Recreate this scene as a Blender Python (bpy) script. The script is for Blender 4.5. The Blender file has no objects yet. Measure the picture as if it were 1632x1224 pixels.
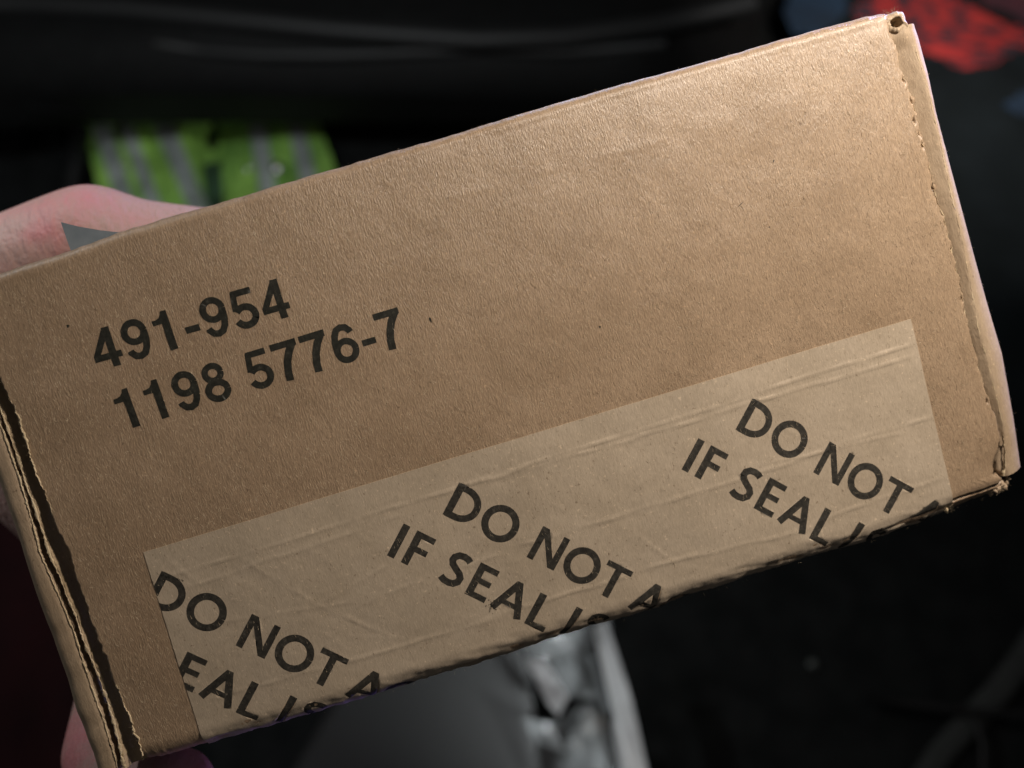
import bpy, bmesh, math, random
import numpy as np
from mathutils import Vector, Matrix
from mathutils.geometry import delaunay_2d_cdt
random.seed(7); RNG = np.random.default_rng(7)
sc = bpy.context.scene
COL = sc.collection

# ------------------------------------------------------------------ camera
FPX = 1300.0                                   # focal length in pixels of a 1632 px wide picture
PITCH = math.radians(62)                       # the phone looks down into the dark car
fw = np.array([0, math.cos(PITCH), -math.sin(PITCH)])
rt = np.array([1.0, 0, 0]); dn = np.cross(fw, rt)
CAM = np.array([0, 0, 0.86])
CR = np.stack([rt, dn, fw], axis=1)            # camera axes (right, down, forward) in the world
cd = bpy.data.cameras.new("camera"); cam = bpy.data.objects.new("camera", cd); COL.objects.link(cam)
cam.matrix_world = Matrix([[rt[0], -dn[0], -fw[0], CAM[0]], [rt[1], -dn[1], -fw[1], CAM[1]], [rt[2], -dn[2], -fw[2], CAM[2]], [0, 0, 0, 1]])
cd.sensor_width = 36; cd.lens = FPX / 1632 * 36
cd.clip_start = 0.01; cd.clip_end = 50
cd.dof.use_dof = True; cd.dof.focus_distance = 0.148; cd.dof.aperture_fstop = 9.0
sc.camera = cam

# ------------------------------------------------------------------ pose of the box (from the four corners of its face)
def _pose():
    q = np.array([(-56, 453), (1426, 36), (1594, 775), (232, 1212)], float) - [816, 612]
    h = lambda p: np.array([p[0], p[1], 1.0])
    ln = lambda a, b: np.cross(h(a), h(b))
    v1 = np.cross(ln(q[0], q[1]), ln(q[3], q[2])); v2 = np.cross(ln(q[0], q[3]), ln(q[1], q[2]))
    v1 /= v1[2]; v2 /= v2[2]
    d1 = np.array([v1[0], v1[1], FPX]); d2 = np.array([v2[0], v2[1], FPX])
    if d1[0] < 0: d1 = -d1
    if d2[1] < 0: d2 = -d2
    d1 /= np.linalg.norm(d1); d2 /= np.linalg.norm(d2)
    n = np.cross(d1, d2); n /= np.linalg.norm(n)
    P = []
    for p in q:
        r = np.array([p[0], p[1], FPX]); P.append(r / (r @ n))
    P = np.array(P)
    P *= 0.170 / np.linalg.norm(P[1] - P[0])
    ey = -(d2 - d1 * (d1 @ d2)); ey /= np.linalg.norm(ey)
    return P.mean(axis=0), np.stack([d1, ey, np.cross(d1, ey)], axis=1)
BO, BR = _pose()                                # origin and axes of the box in camera axes
W2, H2, DEP = 0.085, 0.0451, 0.036
BOXW = Matrix.Identity(4)
_R = CR @ BR; _T = CAM + CR @ BO
for i in range(3):
    for j in range(3): BOXW[i][j] = _R[i, j]
    BOXW[i][3] = _T[i]
def L(px, py, z=0.0):
    """point of the picture -> box coordinates on the plane z (metres behind the face are negative)"""
    r = np.array([px - 816, py - 612, FPX]); o = BO + BR[:, 2] * z
    n = BR[:, 2]; p = r * ((o @ n) / (r @ n))
    return (BR.T @ (p - BO))[:2]
def LL(pts, z=0.0): return np.array([L(a, b, z) for a, b in pts])
def box2w(p): return CAM + CR @ (BO + BR @ np.asarray(p, float))
def at(px, py, Z):
    """point of the picture -> world point at height Z"""
    r = CR @ np.array([px - 816, py - 612, FPX]); return CAM + r * ((Z - CAM[2]) / r[2])
def atd(px, py, d):
    r = np.array([px - 816, py - 612, FPX]) / FPX; return CAM + CR @ (r * d)

# ------------------------------------------------------------------ world and lamps
w = bpy.data.worlds.new("World"); sc.world = w; w.use_nodes = True
w.node_tree.nodes["Background"].inputs[0].default_value = (0.62, 0.60, 0.60, 1)
w.node_tree.nodes["Background"].inputs[1].default_value = 0.065
sc.view_settings.view_transform = 'Standard'; sc.view_settings.look = 'None'
sc.view_settings.exposure = 0; sc.view_settings.gamma = 1
def lamp(name, loc, target, power, size, color, spread=math.pi):
    l = bpy.data.lights.new(name, 'AREA'); l.shape = 'DISK'; l.size = size; l.energy = power; l.color = color; l.spread = spread
    o = bpy.data.objects.new(name, l); COL.objects.link(o)
    o.location = loc; d = Vector(target) - Vector(loc); o.rotation_euler = d.to_track_quat('-Z', 'Y').to_euler()
    return o
lamp("dome_lamp", box2w((0.162, 0.112, 0.114)), box2w((-0.01, 0, 0)), 0.72, 0.030, (1.0, 0.885, 0.76))
lamp("dash_screen_light", box2w((0.34, 0.17, -0.10)), box2w((0.06, 0, -0.01)), 0.27, 0.06, (0.32, 0.38, 1.0), 1.0)
lamp("fingertip_violet_light", box2w((-0.045, -0.105, -0.035)), box2w((-0.062, -0.058, -0.02)), 0.0018, 0.015, (0.42, 0.30, 1.0), 0.9)  # unseen violet source just below the fingertip
lamp("vest_fill", box2w((-0.22, 0.30, 0.02)), at(330, 270, 0.03), 2.7, 0.03, (0.92, 0.97, 1.0))  # unseen cool fill, added to brighten the vest
lamp("top_edge_rim", box2w((0.13, 0.30, -0.15)), box2w((0.05, 0.04, -0.01)), 0.045, 0.06, (0.40, 0.62, 1.0), 1.1)  # added blue rim light above and behind the upper edge, source unseen
lamp("film_fill", atd(1500, 1560, 0.42), at(940, 1130, 0.22), 0.25, 0.03, (0.93, 0.97, 1.0), 0.8)  # added fill for the plastic film, no fitting in view
lamp("blanket_fill", atd(2050, -420, 0.42), at(1500, 40, 0.05), 0.95, 0.05, (1.0, 0.93, 0.88), 1.3)  # added fill that lifts the red print, source unseen
lamp("red_corner_glow", atd(-330, 1330, 0.32), atd(30, 1190, 0.40), 0.03, 0.05, (1.0, 0.08, 0.10))  # unseen red source toward the lower left corner

# ------------------------------------------------------------------ helpers
def tag(o, label=None, cat=None, group=None, kind=None):
    if label: o["label"] = label
    if cat: o["category"] = cat
    if group: o["group"] = group
    if kind: o["kind"] = kind
    return o
def empty(name, M=None, loc=None):
    o = bpy.data.objects.new(name, None); COL.objects.link(o); o.empty_display_size = 0.02
    if M is not None: o.matrix_world = M
    if loc is not None: o.location = loc
    return o
def mesh(name, V, F, mat, parent=None, smooth=True):
    me = bpy.data.meshes.new(name)
    me.from_pydata([tuple(map(float, v)) for v in V], [], [tuple(map(int, f)) for f in F]); me.update()
    me.materials.append(mat)
    if smooth: me.polygons.foreach_set("use_smooth", [True] * len(me.polygons))
    o = bpy.data.objects.new(name, me); COL.objects.link(o)
    if parent is not None: o.parent = parent
    return o
def grid_faces(nr, nc):
    i = np.arange(nr - 1)[:, None] * nc + np.arange(nc - 1)[None, :]
    return np.stack([i, i + 1, i + nc + 1, i + nc], axis=-1).reshape(-1, 4)
def _hash(ix, iy, seed):
    n = (ix.astype(np.int64) * 374761393 + iy.astype(np.int64) * 668265263 + seed * 1442695041) & 0x7fffffff
    n = ((n ^ (n >> 13)) * 1274126177) & 0x7fffffff
    n = n ^ (n >> 16)
    return (n % 100003) / 100003.0
def vn(x, y=0.0, seed=0):
    """smooth value noise, -1..1"""
    x, y = np.broadcast_arrays(np.asarray(x, float), np.asarray(y, float))
    ix = np.floor(x); iy = np.floor(y); fx = x - ix; fy = y - iy
    fx = fx * fx * (3 - 2 * fx); fy = fy * fy * (3 - 2 * fy)
    a = _hash(ix, iy, seed); b = _hash(ix + 1, iy, seed); c = _hash(ix, iy + 1, seed); d = _hash(ix + 1, iy + 1, seed)
    return 2 * ((a * (1 - fx) + b * fx) * (1 - fy) + (c * (1 - fx) + d * fx) * fy) - 1
def sstep(a, b, x):
    t = np.clip((x - a) / (b - a), 0, 1); return t * t * (3 - 2 * t)

# ------------------------------------------------------------------ materials
class NT:
    def __init__(s, name):
        s.m = bpy.data.materials.new(name); s.m.use_nodes = True; s.t = s.m.node_tree; s.b = s.t.nodes["Principled BSDF"]
        s.tc = s.t.nodes.new("ShaderNodeTexCoord")
    def n(s, typ, **k):
        o = s.t.nodes.new(typ)
        for a, v in k.items(): setattr(o, a, v)
        return o
    def lk(s, a, b): s.t.links.new(a, b)
    def noise(s, scale, detail=3, rough=0.5, vec=(1, 1, 1), rot=(0, 0, 0), dist=0.0, coord="Object"):
        mp = s.n("ShaderNodeMapping"); mp.inputs["Scale"].default_value = vec; mp.inputs["Rotation"].default_value = rot
        s.lk(s.tc.outputs[coord], mp.inputs[0])
        o = s.n("ShaderNodeTexNoise"); o.inputs["Scale"].default_value = scale; o.inputs["Detail"].default_value = detail
        o.inputs["Roughness"].default_value = rough; o.inputs["Distortion"].default_value = dist
        s.lk(mp.outputs[0], o.inputs["Vector"]); return o.outputs["Fac"]
    def ramp(s, fac, stops):
        r = s.n("ShaderNodeValToRGB"); e = r.color_ramp.elements
        while len(e) < len(stops): e.new(0.5)
        for q, (p, c) in zip(e, stops): q.position = p; q.color = (*c, 1) if len(c) == 3 else c
        s.lk(fac, r.inputs[0]); return r.outputs[0]
    def math(s, op, a, b):
        m = s.n("ShaderNodeMath", operation=op)
        for i, v in enumerate((a, b)):
            if hasattr(v, "links"): s.lk(v, m.inputs[i])
            else: m.inputs[i].default_value = v
        return m.outputs[0]
    def mix(s, fac, a, b, mode='MIX'):
        m = s.n("ShaderNodeMix", data_type='RGBA', blend_type=mode)
        for sock, v in ((m.inputs[0], fac), (m.inputs[6], a), (m.inputs[7], b)):
            if hasattr(v, "links"): s.lk(v, sock)
            elif isinstance(v, (int, float)): sock.default_value = v
            else: sock.default_value = (*v, 1)
        return m.outputs[2]
    def bump(s, h, dist, strength=1.0, normal=None):
        b = s.n("ShaderNodeBump"); b.inputs["Strength"].default_value = strength; b.inputs["Distance"].default_value = dist
        s.lk(h, b.inputs["Height"])
        if normal is not None: s.lk(normal, b.inputs["Normal"])
        return b.outputs[0]
    def out(s, color=None, rough=None, normal=None, **k):
        for nm, v in (("Base Color", color), ("Roughness", rough), ("Normal", normal)):
            if v is None: continue
            i = s.b.inputs[nm]
            if hasattr(v, "links"): s.lk(v, i)
            elif isinstance(v, (int, float)): i.default_value = v
            else: i.default_value = (*v, 1)
        for a, v in k.items(): s.b.inputs[a.replace("_", " ")].default_value = v if not isinstance(v, tuple) else (*v, 1)
        return s.m

def kraft(name, base, dark, light, relief=1.0, streak=1.0, rough=0.62, spec=0.35):
    t = NT(name)
    blot = t.noise(70, 4, 0.6)                                   # cloudy pulp
    fib = t.noise(1.0, 3, 0.60, vec=(4200, 850, 1500), rot=(0, 0, 0.06), dist=0.6)
    fib2 = t.noise(1.0, 3, 0.65, vec=(5200, 1500, 1300), rot=(0, 0, 0.22), dist=0.7)
    speck = t.noise(1500, 2, 0.5)
    c = t.ramp(blot, [(0.30, dark), (0.52, base), (0.75, light)])
    f = t.ramp(fib, [(0.30, (0.74, 0.73, 0.71)), (0.5, (1, 1, 1)), (0.68, (1.26, 1.26, 1.25))])
    c = t.mix(0.75 * streak, c, f, 'MULTIPLY')
    s = t.ramp(speck, [(0.25, (0.50, 0.46, 0.42)), (0.32, (1, 1, 1)), (0.66, (1, 1, 1)), (0.73, (1.45, 1.42, 1.38))])
    c = t.mix(0.8, c, s, 'MULTIPLY')
    hgt = t.math('ADD', t.math('MULTIPLY', fib, 0.62 * streak), t.math('MULTIPLY', fib2, 0.38))
    big = t.noise(1.0, 2, 0.5, vec=(420, 210, 300))
    n1 = t.bump(big, 0.00022 * relief, 0.10)
    n2 = t.bump(hgt, 0.00018 * relief, 1.0, n1)
    return t.out(c, rough, n2, Specular_IOR_Level=spec)
M_CARD = kraft("kraft_board", (0.332, 0.232, 0.148), (0.290, 0.200, 0.124), (0.366, 0.260, 0.169), 1.0, 1.0, 0.40, 0.75)
M_SIDE = kraft("kraft_side", (0.360, 0.268, 0.180), (0.325, 0.235, 0.152), (0.395, 0.295, 0.20), 0.8, 0.6)
M_INNER = kraft("kraft_inner", (0.40, 0.30, 0.19), (0.35, 0.255, 0.155), (0.44, 0.335, 0.22), 0.6, 0.4, 0.8, 0.15)
M_TORN = kraft("torn_pulp", (0.56, 0.445, 0.29), (0.45, 0.345, 0.215), (0.66, 0.545, 0.38), 1.3, 0.6, 0.85, 0.1)
M_TAPE = kraft("paper_tape", (0.436, 0.354, 0.263), (0.402, 0.324, 0.237), (0.470, 0.385, 0.291), 0.42, 0.6, 0.42, 0.5)
def ink(name, lo, hi):
    t = NT(name)
    a = t.noise(1100, 4, 0.7); b = t.noise(1.0, 2, 0.5, vec=(3600, 720, 1500), rot=(0, 0, 0.06))
    c = t.ramp(a, [(0.35, lo), (0.60, hi), (0.72, tuple(x * 2.1 for x in hi))])
    nrm = t.bump(t.math('ADD', t.math('MULTIPLY', b, 0.6), t.math('MULTIPLY', a, 0.4)), 0.00007)
    return t.out(c, 0.55, nrm, Specular_IOR_Level=0.3)
M_INK = ink("black_ink", (0.014, 0.0145, 0.011), (0.030, 0.029, 0.023))
M_TINK = ink("tape_ink", (0.022, 0.020, 0.017), (0.048, 0.043, 0.035))

def simple(name, col, rough=0.7, bscale=None, bdist=0.001, col2=None, cscale=8, **k):
    t = NT(name); c = col; nrm = None
    if col2 is not None: c = t.ramp(t.noise(cscale, 4, 0.6), [(0.35, col), (0.65, col2)])
    if bscale: nrm = t.bump(t.noise(bscale, 3, 0.6), bdist)
    return t.out(c, rough, nrm, **k)

# ------------------------------------------------------------------ the box
box = tag(empty("cardboard_box", BOXW), "brown cardboard box with black numbers and printed paper sealing tape, held in a hand", "box")

TOPS = LL([(-400, 551), (0, 434), (110, 400), (192, 370), (336, 328), (419, 302), (560, 262), (600, 249), (806, 189), (965, 142), (1158, 88), (1300, 48), (1377, 26), (1398, 21), (1460, 3)], -0.0015)
BOTS = LL([(150, 1232), (181, 1219), (232, 1214), (268, 1208), (297, 1199), (327, 1190), (420, 1163), (502, 1140), (595, 1112), (680, 1084), (760, 1062), (786, 1053), (835, 1037), (890, 1018), (960, 998), (1022, 981), (1061, 969), (1098, 953), (1150, 939), (1200, 921), (1324, 880), (1366, 870), (1421, 852), (1483, 827), (1520, 812), (1560, 797), (1600, 784), (1640, 770)], -0.002)
RA = LL([(1414, 20), (1420, 53), (1430, 77), (1436, 110), (1450, 140), (1461, 183), (1473, 232), (1481, 255), (1489, 299), (1508, 353), (1525, 421), (1537, 480), (1547, 529), (1556, 562), (1570, 617), (1587, 665), (1595, 697), (1590, 715), (1583, 740), (1582, 757), (1598, 762), (1604, 800)], 0)
RB = LL([(1449, 25), (1452, 45), (1463, 87), (1477, 130), (1489, 183), (1501, 234), (1518, 313), (1533, 377), (1547, 448), (1560, 521), (1577, 583), (1592, 645), (1604, 700), (1609, 748), (1610, 775)], -0.0006)
RC = LL([(1446, 10), (1450, 24), (1463, 61), (1477, 114), (1491, 183), (1508, 244), (1532, 333), (1552, 407), (1571, 475), (1597, 562), (1615, 665), (1627, 748), (1627, 768), (1620, 790)], -0.0035)
LA = LL([(-56, 455), (0, 600), (24, 653), (59, 756), (81, 815), (108, 872), (125, 925), (147, 994), (172, 1053), (190, 1107), (208, 1151), (226, 1202), (240, 1240)], 0)
LB = LL([(-85, 455), (0, 651), (17, 695), (39, 766), (54, 805), (66, 845), (74, 869), (95, 919), (116, 970), (137, 1027), (158, 1083), (178, 1142), (193, 1199), (204, 1240)], -0.0007)
LC = LL([(-92, 455), (2, 683), (29, 761), (47, 820), (61, 874), (68, 893), (98, 961), (119, 1015), (146, 1098), (167, 1157), (184, 1214), (190, 1240)], -0.0007)
LD = LL([(-130, 470), (0, 766), (17, 813), (37, 871), (59, 943), (83, 1009), (104, 1065), (122, 1128), (149, 1196), (157, 1224), (162, 1250)], -0.003)
def xat(P, y):
    o = np.argsort(P[:, 1]); return np.interp(y, P[o, 1], P[o, 0])
def yat(P, x):
    o = np.argsort(P[:, 0]); return np.interp(x, P[o, 0], P[o, 1])
yt = lambda x: yat(TOPS, x) + 0.00007 * vn(np.asarray(x) / 0.0016, 3, 5)
yb = lambda x: yat(BOTS, x) + 0.00010 * vn(np.asarray(x) / 0.0013, 3, 6) + 0.00007 * vn(np.asarray(x) / 0.0005, 3, 8)
xr = lambda y: xat(RA, y) + 0.00020 * vn(y / 0.0011, 1, 11) + 0.00013 * vn(y / 0.00035, 1, 12)
xl = lambda y: xat(LA, y) + 0.00020 * vn(y / 0.0011, 1, 21) + 0.00013 * vn(y / 0.00035, 1, 22)
RT, RB_ = 0.0019, 0.0046
def ridge(x, y, p, q, hgt, wid, wob=0.0004, seed=0, fade=0.0):
    """long low crease from p to q"""
    p = np.asarray(p); q = np.asarray(q); d = q - p; ln = math.hypot(*d); d = d / ln
    u = (x - p[0]) * d[0] + (y - p[1]) * d[1]; v = -(x - p[0]) * d[1] + (y - p[1]) * d[0]
    v = v + wob * vn(u / 0.006, 0, seed)
    e = sstep(-0.002, 0.003, u) * sstep(ln + 0.002, ln - 0.003, u)
    return hgt * (0.55 + 0.45 * vn(u / 0.004, 1, seed + 1)) * np.exp(-(v / wid) ** 2) * e
PITS = LL([(1450, 141), (1457, 192), (1460, 172), (1489, 300), (1484, 268), (1498, 322), (1508, 354), (1518, 398), (1533, 452), (1535, 476), (1547, 520), (1561, 585), (1441, 128), (1526, 430), (1574, 640), (1444, 118), (1454, 160), (1466, 214), (1471, 232), (1493, 310), (1503, 338), (1513, 376), (1540, 496), (1553, 548)], 0)
EXTRA = [(LL([(700, 321), (1060, 222)]), 0.00006, 0.0005), (LL([(560, 405), (900, 300)]), 0.00004, 0.0004),
         (LL([(1170, 330), (1225, 322)]), -0.00005, 0.0002), (LL([(1448, 215), (1472, 330)]), -0.00010, 0.00014),
         (LL([(1497, 415), (1512, 440)]), -0.00012, 0.00012), (LL([(1459, 250), (1466, 300)]), -0.00012, 0.00012),
         (LL([(60, 640), (72, 700)]), 0.00006, 0.00012)]
def base_h(x, s):
    h = 0.00022 * vn(x / 0.017, s / 0.013, 31) + 0.00006 * vn(x / 0.0045, s / 0.004, 32) + 0.000018 * vn(x / 0.0012, s / 0.002, 33)
    for k, (P, a, b) in enumerate(EXTRA): h = h + ridge(x, s, P[0], P[1], a, b, 0.0003, 40 + k)
    dx = xat(RA, s) - x
    h = h + np.exp(-np.clip(dx, 0, 1) / 0.0045) * (0.00005 * vn(dx / 0.0006, s / 0.006, 34) - 0.00001)
    h = h - 0.00035 * np.exp(-np.clip(dx, 0, 1) / 0.0009)
    h = h - 0.00003 * (0.6 + 0.8 * vn(x / 0.013, 2, 36)) * np.exp(-((s - (yt(x) - 0.0026)) / 0.0005) ** 2)           # score line below the upper fold
    for p in PITS: h = h - 0.0010 * np.exp(-(((x - p[0]) / 0.00022) ** 2 + ((s - p[1]) / 0.00035) ** 2))
    return h
CRACK = LL([(1512, 800), (1525, 795), (1540, 789), (1552, 787), (1573, 779), (1590, 773), (1600, 768)], -0.0005)
def crack_h(x, s):
    yc = yat(CRACK, x) + 0.00012 * vn(x / 0.0006, 0, 77)
    return -0.0019 * np.exp(-((s - yc) / 0.00023) ** 2) * sstep(CRACK[0, 0] - 0.0003, CRACK[0, 0] + 0.0003, x)
def wrap(x, s, h):
    """flat sheet coordinates -> 3D, rolled over the upper and lower folds"""
    top = yt(x); bot = yb(x); ft = top - RT; fb = bot + RB_
    y = s.copy(); z = h.copy()
    a = (s - ft) / RT; m = (a > 0) & (a <= math.pi / 2)
    y = np.where(m, ft + (RT + h) * np.sin(a), y); z = np.where(m, -RT + (RT + h) * np.cos(a), z)
    m = a > math.pi / 2
    y = np.where(m, top + h, y); z = np.where(m, -RT - (a - math.pi / 2) * RT, z)
    b = (fb - s) / RB_; m = (b > 0) & (b <= math.pi / 2)
    y = np.where(m, fb - (RB_ + h) * np.sin(b), y); z = np.where(m, -RB_ + (RB_ + h) * np.cos(b), z)
    m = b > math.pi / 2
    y = np.where(m, bot - h, y); z = np.where(m, -RB_ - (b - math.pi / 2) * RB_, z)
    return np.stack([x, y, z], axis=-1)

def steps(*seg):
    out = []
    for a, b, n in seg: out += list(np.linspace(a, b, n, endpoint=False))
    return np.array(out + [seg[-1][1]])
back = DEP - 0.003
s_rows = steps((H2 + back, H2 + 0.003, 12), (H2 + 0.003, H2 - 0.006, 52), (H2 - 0.006, -H2 + 0.008, 170), (-H2 + 0.008, -H2 - 0.0035, 95), (-H2 - 0.0035, -H2 - back, 14))
t_cols = steps((0, 0.025, 22), (0.025, 0.955, 340), (0.955, 1, 56))
S, T = np.meshgrid(s_rows, t_cols, indexing='ij')
Xl = xl(np.clip(S, -H2, H2)); Xr = xr(np.clip(S, -H2, H2)); X = Xl + (Xr - Xl) * T
V = wrap(X, S, base_h(X, S) + crack_h(X, S))
fp = mesh("front_panel", V.reshape(-1, 3), grid_faces(*S.shape), M_CARD, box)
fp.data.flip_normals() if (fp.data.polygons[5000].normal.z < 0) else None
sm = fp.modifiers.new("thick", 'SOLIDIFY'); sm.thickness = 0.0011; sm.offset = -1

def strip_mesh(name, ys, cols, mat, parent=box, solid=0.0):
    """rows at heights ys; cols = list of (x(y) array, z array)"""
    V = np.stack([np.stack([c[0], ys, np.broadcast_to(c[1], ys.shape)], axis=-1) for c in cols], axis=1)
    o = mesh(name, V.reshape(-1, 3), grid_faces(len(ys), len(cols)), mat, parent)
    if solid:
        m = o.modifiers.new("thick", 'SOLIDIFY'); m.thickness = solid; m.offset = 0
    return o
# right end panel: flat strip beside the torn edge, rolled over, then back
ys = np.linspace(H2 - 0.0008, -H2 + 0.0012, 330)
a_, b_, c_ = xat(RA, ys), xat(RB, ys), xat(RC, ys)
b_ = b_ + 0.00006 * vn(ys / 0.0008, 0, 51)
slit = sstep(-0.0362, -0.0380, ys) * sstep(-0.0440, -0.0425, ys)
cols = [(a_ - 0.004, -0.0030 - 0.003 * slit), (a_ - 0.0003, -0.0021 - 0.006 * slit), (a_ + 0.12 * (b_ - a_), -0.00195 - 0.0055 * slit), (a_ + 0.25 * (b_ - a_), -0.00178 - 0.0052 * slit), (a_ + 0.38 * (b_ - a_), -0.00160 - 0.0045 * slit)]
for k in (0.46, 0.6, 0.75): cols.append((a_ + k * (b_ - a_), -0.00205 + 0.00130 * k + 0.00005 * vn(ys / 0.002, k * 5, 52)))
cols = [(cx_, cz_ * (1 - 0.40 * sstep(H2 - 0.005, H2 - 0.002, ys))) for cx_, cz_ in cols]
cols += [(a_ + 0.88 * (b_ - a_), -0.00090 + 0.00003 * vn(ys / 0.001, 2, 53)), (b_, -0.00080 + 0.00004 * vn(ys / 0.0009, 1, 54))]
for k, zz in ((0.25, -0.0011), (0.5, -0.0016), (0.75, -0.0024), (0.93, -0.0031), (1.0, -0.0040)): cols.append((b_ + (c_ - b_) * k, zz))
cols += [(c_ - 0.0003, -0.012), (c_ - 0.0012, -DEP)]
strip_mesh("end_panel", ys, cols, M_SIDE)
# left end: groove, tucked inner flap standing proud, outer flap
ys = np.linspace(H2, -H2 - 0.0008, 420)
la, lb, lc, ld = xat(LA, ys), xat(LB, ys), xat(LC, ys), xat(LD, ys)
jb = 0.00016 * vn(ys / 0.0011, 0, 61) + 0.00010 * vn(ys / 0.0004, 0, 62)
jb2 = 0.00016 * vn(ys / 0.0012, 0, 63) + 0.00010 * vn(ys / 0.0004, 0, 64)
zb = -0.0009 + 0.0003 * vn(ys / 0.004, 0, 65)
lcj = lc + 0.00016 * vn(ys / 0.0010, 0, 66) + 0.00010 * vn(ys / 0.00035, 0, 67)
strip_mesh("tucked_flap", ys, [(la + 0.006, -0.0027), (la - 0.0005, -0.0027), (lb + 0.0007, -0.0026), (lb + 0.00035 + jb, zb - 0.0004), (lb + 0.0001 + jb, zb), (lb - 0.0002 + jb2, zb - 0.0002),
                               (lb - 0.0004 + jb2, -0.0035)], M_INNER)
zc = -0.0009 + 0.00012 * vn(ys / 0.003, 0, 68)
strip_mesh("end_panel", ys, [(lcj + 0.0003, -0.004), (lcj + 0.0001, zc - 0.0006), (lcj - 0.0001, zc), (lc + 0.25 * (ld - lc), zc - 0.00005), (lc + 0.45 * (ld - lc), zc + 0.00005), (lc + 0.7 * (ld - lc), zc - 0.0002),
                             (lc + 0.88 * (ld - lc), zc - 0.0009), (ld, -0.003), (ld + 0.0002, -0.010), (ld + 0.0015, -DEP)], M_SIDE)
strip_mesh("seam_floor", ys, [(lb + 0.0002, -0.0045), (lc - 0.0002, -0.0045)], M_INNER)
# back panel closing the box
xa, xb = L(-90, 470)[0] - 0.006, 0.0885
bm = bmesh.new()
r = bmesh.ops.create_cube(bm, size=1)
for v in bm.verts: v.co = ((v.co.x + 0.5) * (xb - xa) + xa, v.co.y * 2 * (H2 - 0.0006), -DEP + 0.001 + v.co.z * 0.0018)
me = bpy.data.meshes.new("back_panel"); bm.to_mesh(me); bm.free(); me.materials.append(M_SIDE)
o = bpy.data.objects.new("back_panel", me); COL.objects.link(o); o.parent = box

# torn pulpy lips along the cut edges
def lip(xs, ys, zs, wid, hgt, seed, name="torn_edge", taper=None):
    n = len(ys); w_ = wid * np.clip(0.55 + 0.75 * vn(ys / 0.0013, 0, seed) + 0.35 * vn(ys / 0.0004, 0, seed + 1), 0.08, 2)
    if taper is not None: w_ = w_ * taper
    cx = xs + 0.00008 * vn(ys / 0.0004, 0, seed + 2)
    prof = [(-0.5, -0.6), (-0.35, 0.6), (0.0, 1.0), (0.35, 0.55), (0.5, -0.6)]
    V = np.stack([np.stack([cx + a * w_, ys, zs + b * hgt * (0.8 + 0.4 * vn(ys / 0.0005, b, seed + 3))], axis=-1) for a, b in prof], axis=1)
    return mesh(name, V.reshape(-1, 3), grid_faces(n, len(prof)), M_TORN, box)
ys = np.linspace(H2 - 0.004, -H2 + 0.001, 700)
lip(xl(ys) + 0.0001, ys, np.full_like(ys, -0.00005), 0.00042, 0.00016, 100)
yr = np.linspace(H2 - 0.004, -0.034, 640)
lip(xr(yr) - 0.00005, yr, np.full_like(yr, -0.0004), 0.00024, 0.00012, 110)
lip(xat(RB, yr) , yr, np.full_like(yr, -0.00082), 0.00018, 0.00006, 120)
ys2 = np.linspace(H2, -H2 - 0.0008, 700)
lip(xat(LB, ys2) - 0.00010, ys2, -0.00085 + 0.0003 * vn(ys2 / 0.004, 0, 65), 0.00058, 0.00014, 130)
lip(xat(LC, ys2) + 0.00005, ys2, -0.00085 + 0.0001 * vn(ys2 / 0.003, 0, 68), 0.00034, 0.00012, 140)

# crushed, open corner (upper right) with its dark flute hole
def tube_ring(name, cx, cy, z0, z1, rin, rout, mat, seed, ex=1.0):
    na, nz = 96, 7; V = []; F = []
    ang = np.linspace(0, 2 * math.pi, na, endpoint=False)
    wob = 1 + 0.22 * vn(np.cos(ang) * 1.6 + 5, np.sin(ang) * 1.6 + 5, seed) + 0.05 * vn(np.cos(ang) * 4, np.sin(ang) * 4, seed + 1)
    rings = [(rout, z0), (rout, z1 - 0.0016), (rout * 0.93, z1 - 0.0010), (rout * 0.82, z1 - 0.0006), (rout * 0.70, z1 - 0.0003), (rin * 1.22, z1 - 0.0001), (rin * 1.06, z1 - 0.0002), (rin, z1 - 0.0008), (rin * 0.25, z0)]
    for r_, z_ in rings:
        zz = z_ + 0.00028 * vn(np.cos(ang) * 3.5, np.sin(ang) * 3.5 + r_ * 1500, seed + 2)
        V += [(cx + ex * r_ * wob[i] * math.cos(ang[i]), cy + r_ * wob[i] * math.sin(ang[i]), zz[i]) for i in range(na)]
    for j in range(len(rings) - 1):
        for i in range(na): F.append((j * na + i, j * na + (i + 1) % na, (j + 1) * na + (i + 1) % na, (j + 1) * na + i))
    return mesh(name, V, F, mat, box)
c1 = L(1429, 35, 0.0); c1 = L(1431, 34, 0.0); tube_ring("crushed_corner", c1[0], c1[1], -0.016, -0.0003, 0.00088, 0.00220, M_SIDE, 9, 1.22)
def crumple(name, pts, r, mat, seed, sq=(1, 1, 1)):
    """wads of torn pulp"""
    bm = bmesh.new()
    for k, p in enumerate(pts):
        g = bmesh.ops.create_icosphere(bm, subdivisions=3, radius=1)
        c = np.array([v.co[:] for v in g['verts']])
        rr = r * (0.7 + 0.6 * random.random())
        d = 1 + 0.45 * vn(c[:, 0] * 2 + k * 9, c[:, 1] * 2 + c[:, 2] * 3, seed) + 0.3 * vn(c[:, 0] * 6 + k, c[:, 1] * 5 - c[:, 2] * 6, seed + 1)
        for v, q, dd in zip(g['verts'], c, d): v.co = (p[0] + q[0] * dd * rr * sq[0], p[1] + q[1] * dd * rr * sq[1], p[2] + q[2] * dd * rr * sq[2])
    me = bpy.data.meshes.new(name); bm.to_mesh(me); bm.free(); me.materials.append(mat)
    me.polygons.foreach_set("use_smooth", [True] * len(me.polygons))
    o = bpy.data.objects.new(name, me); COL.objects.link(o); o.parent = box; return o
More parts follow.
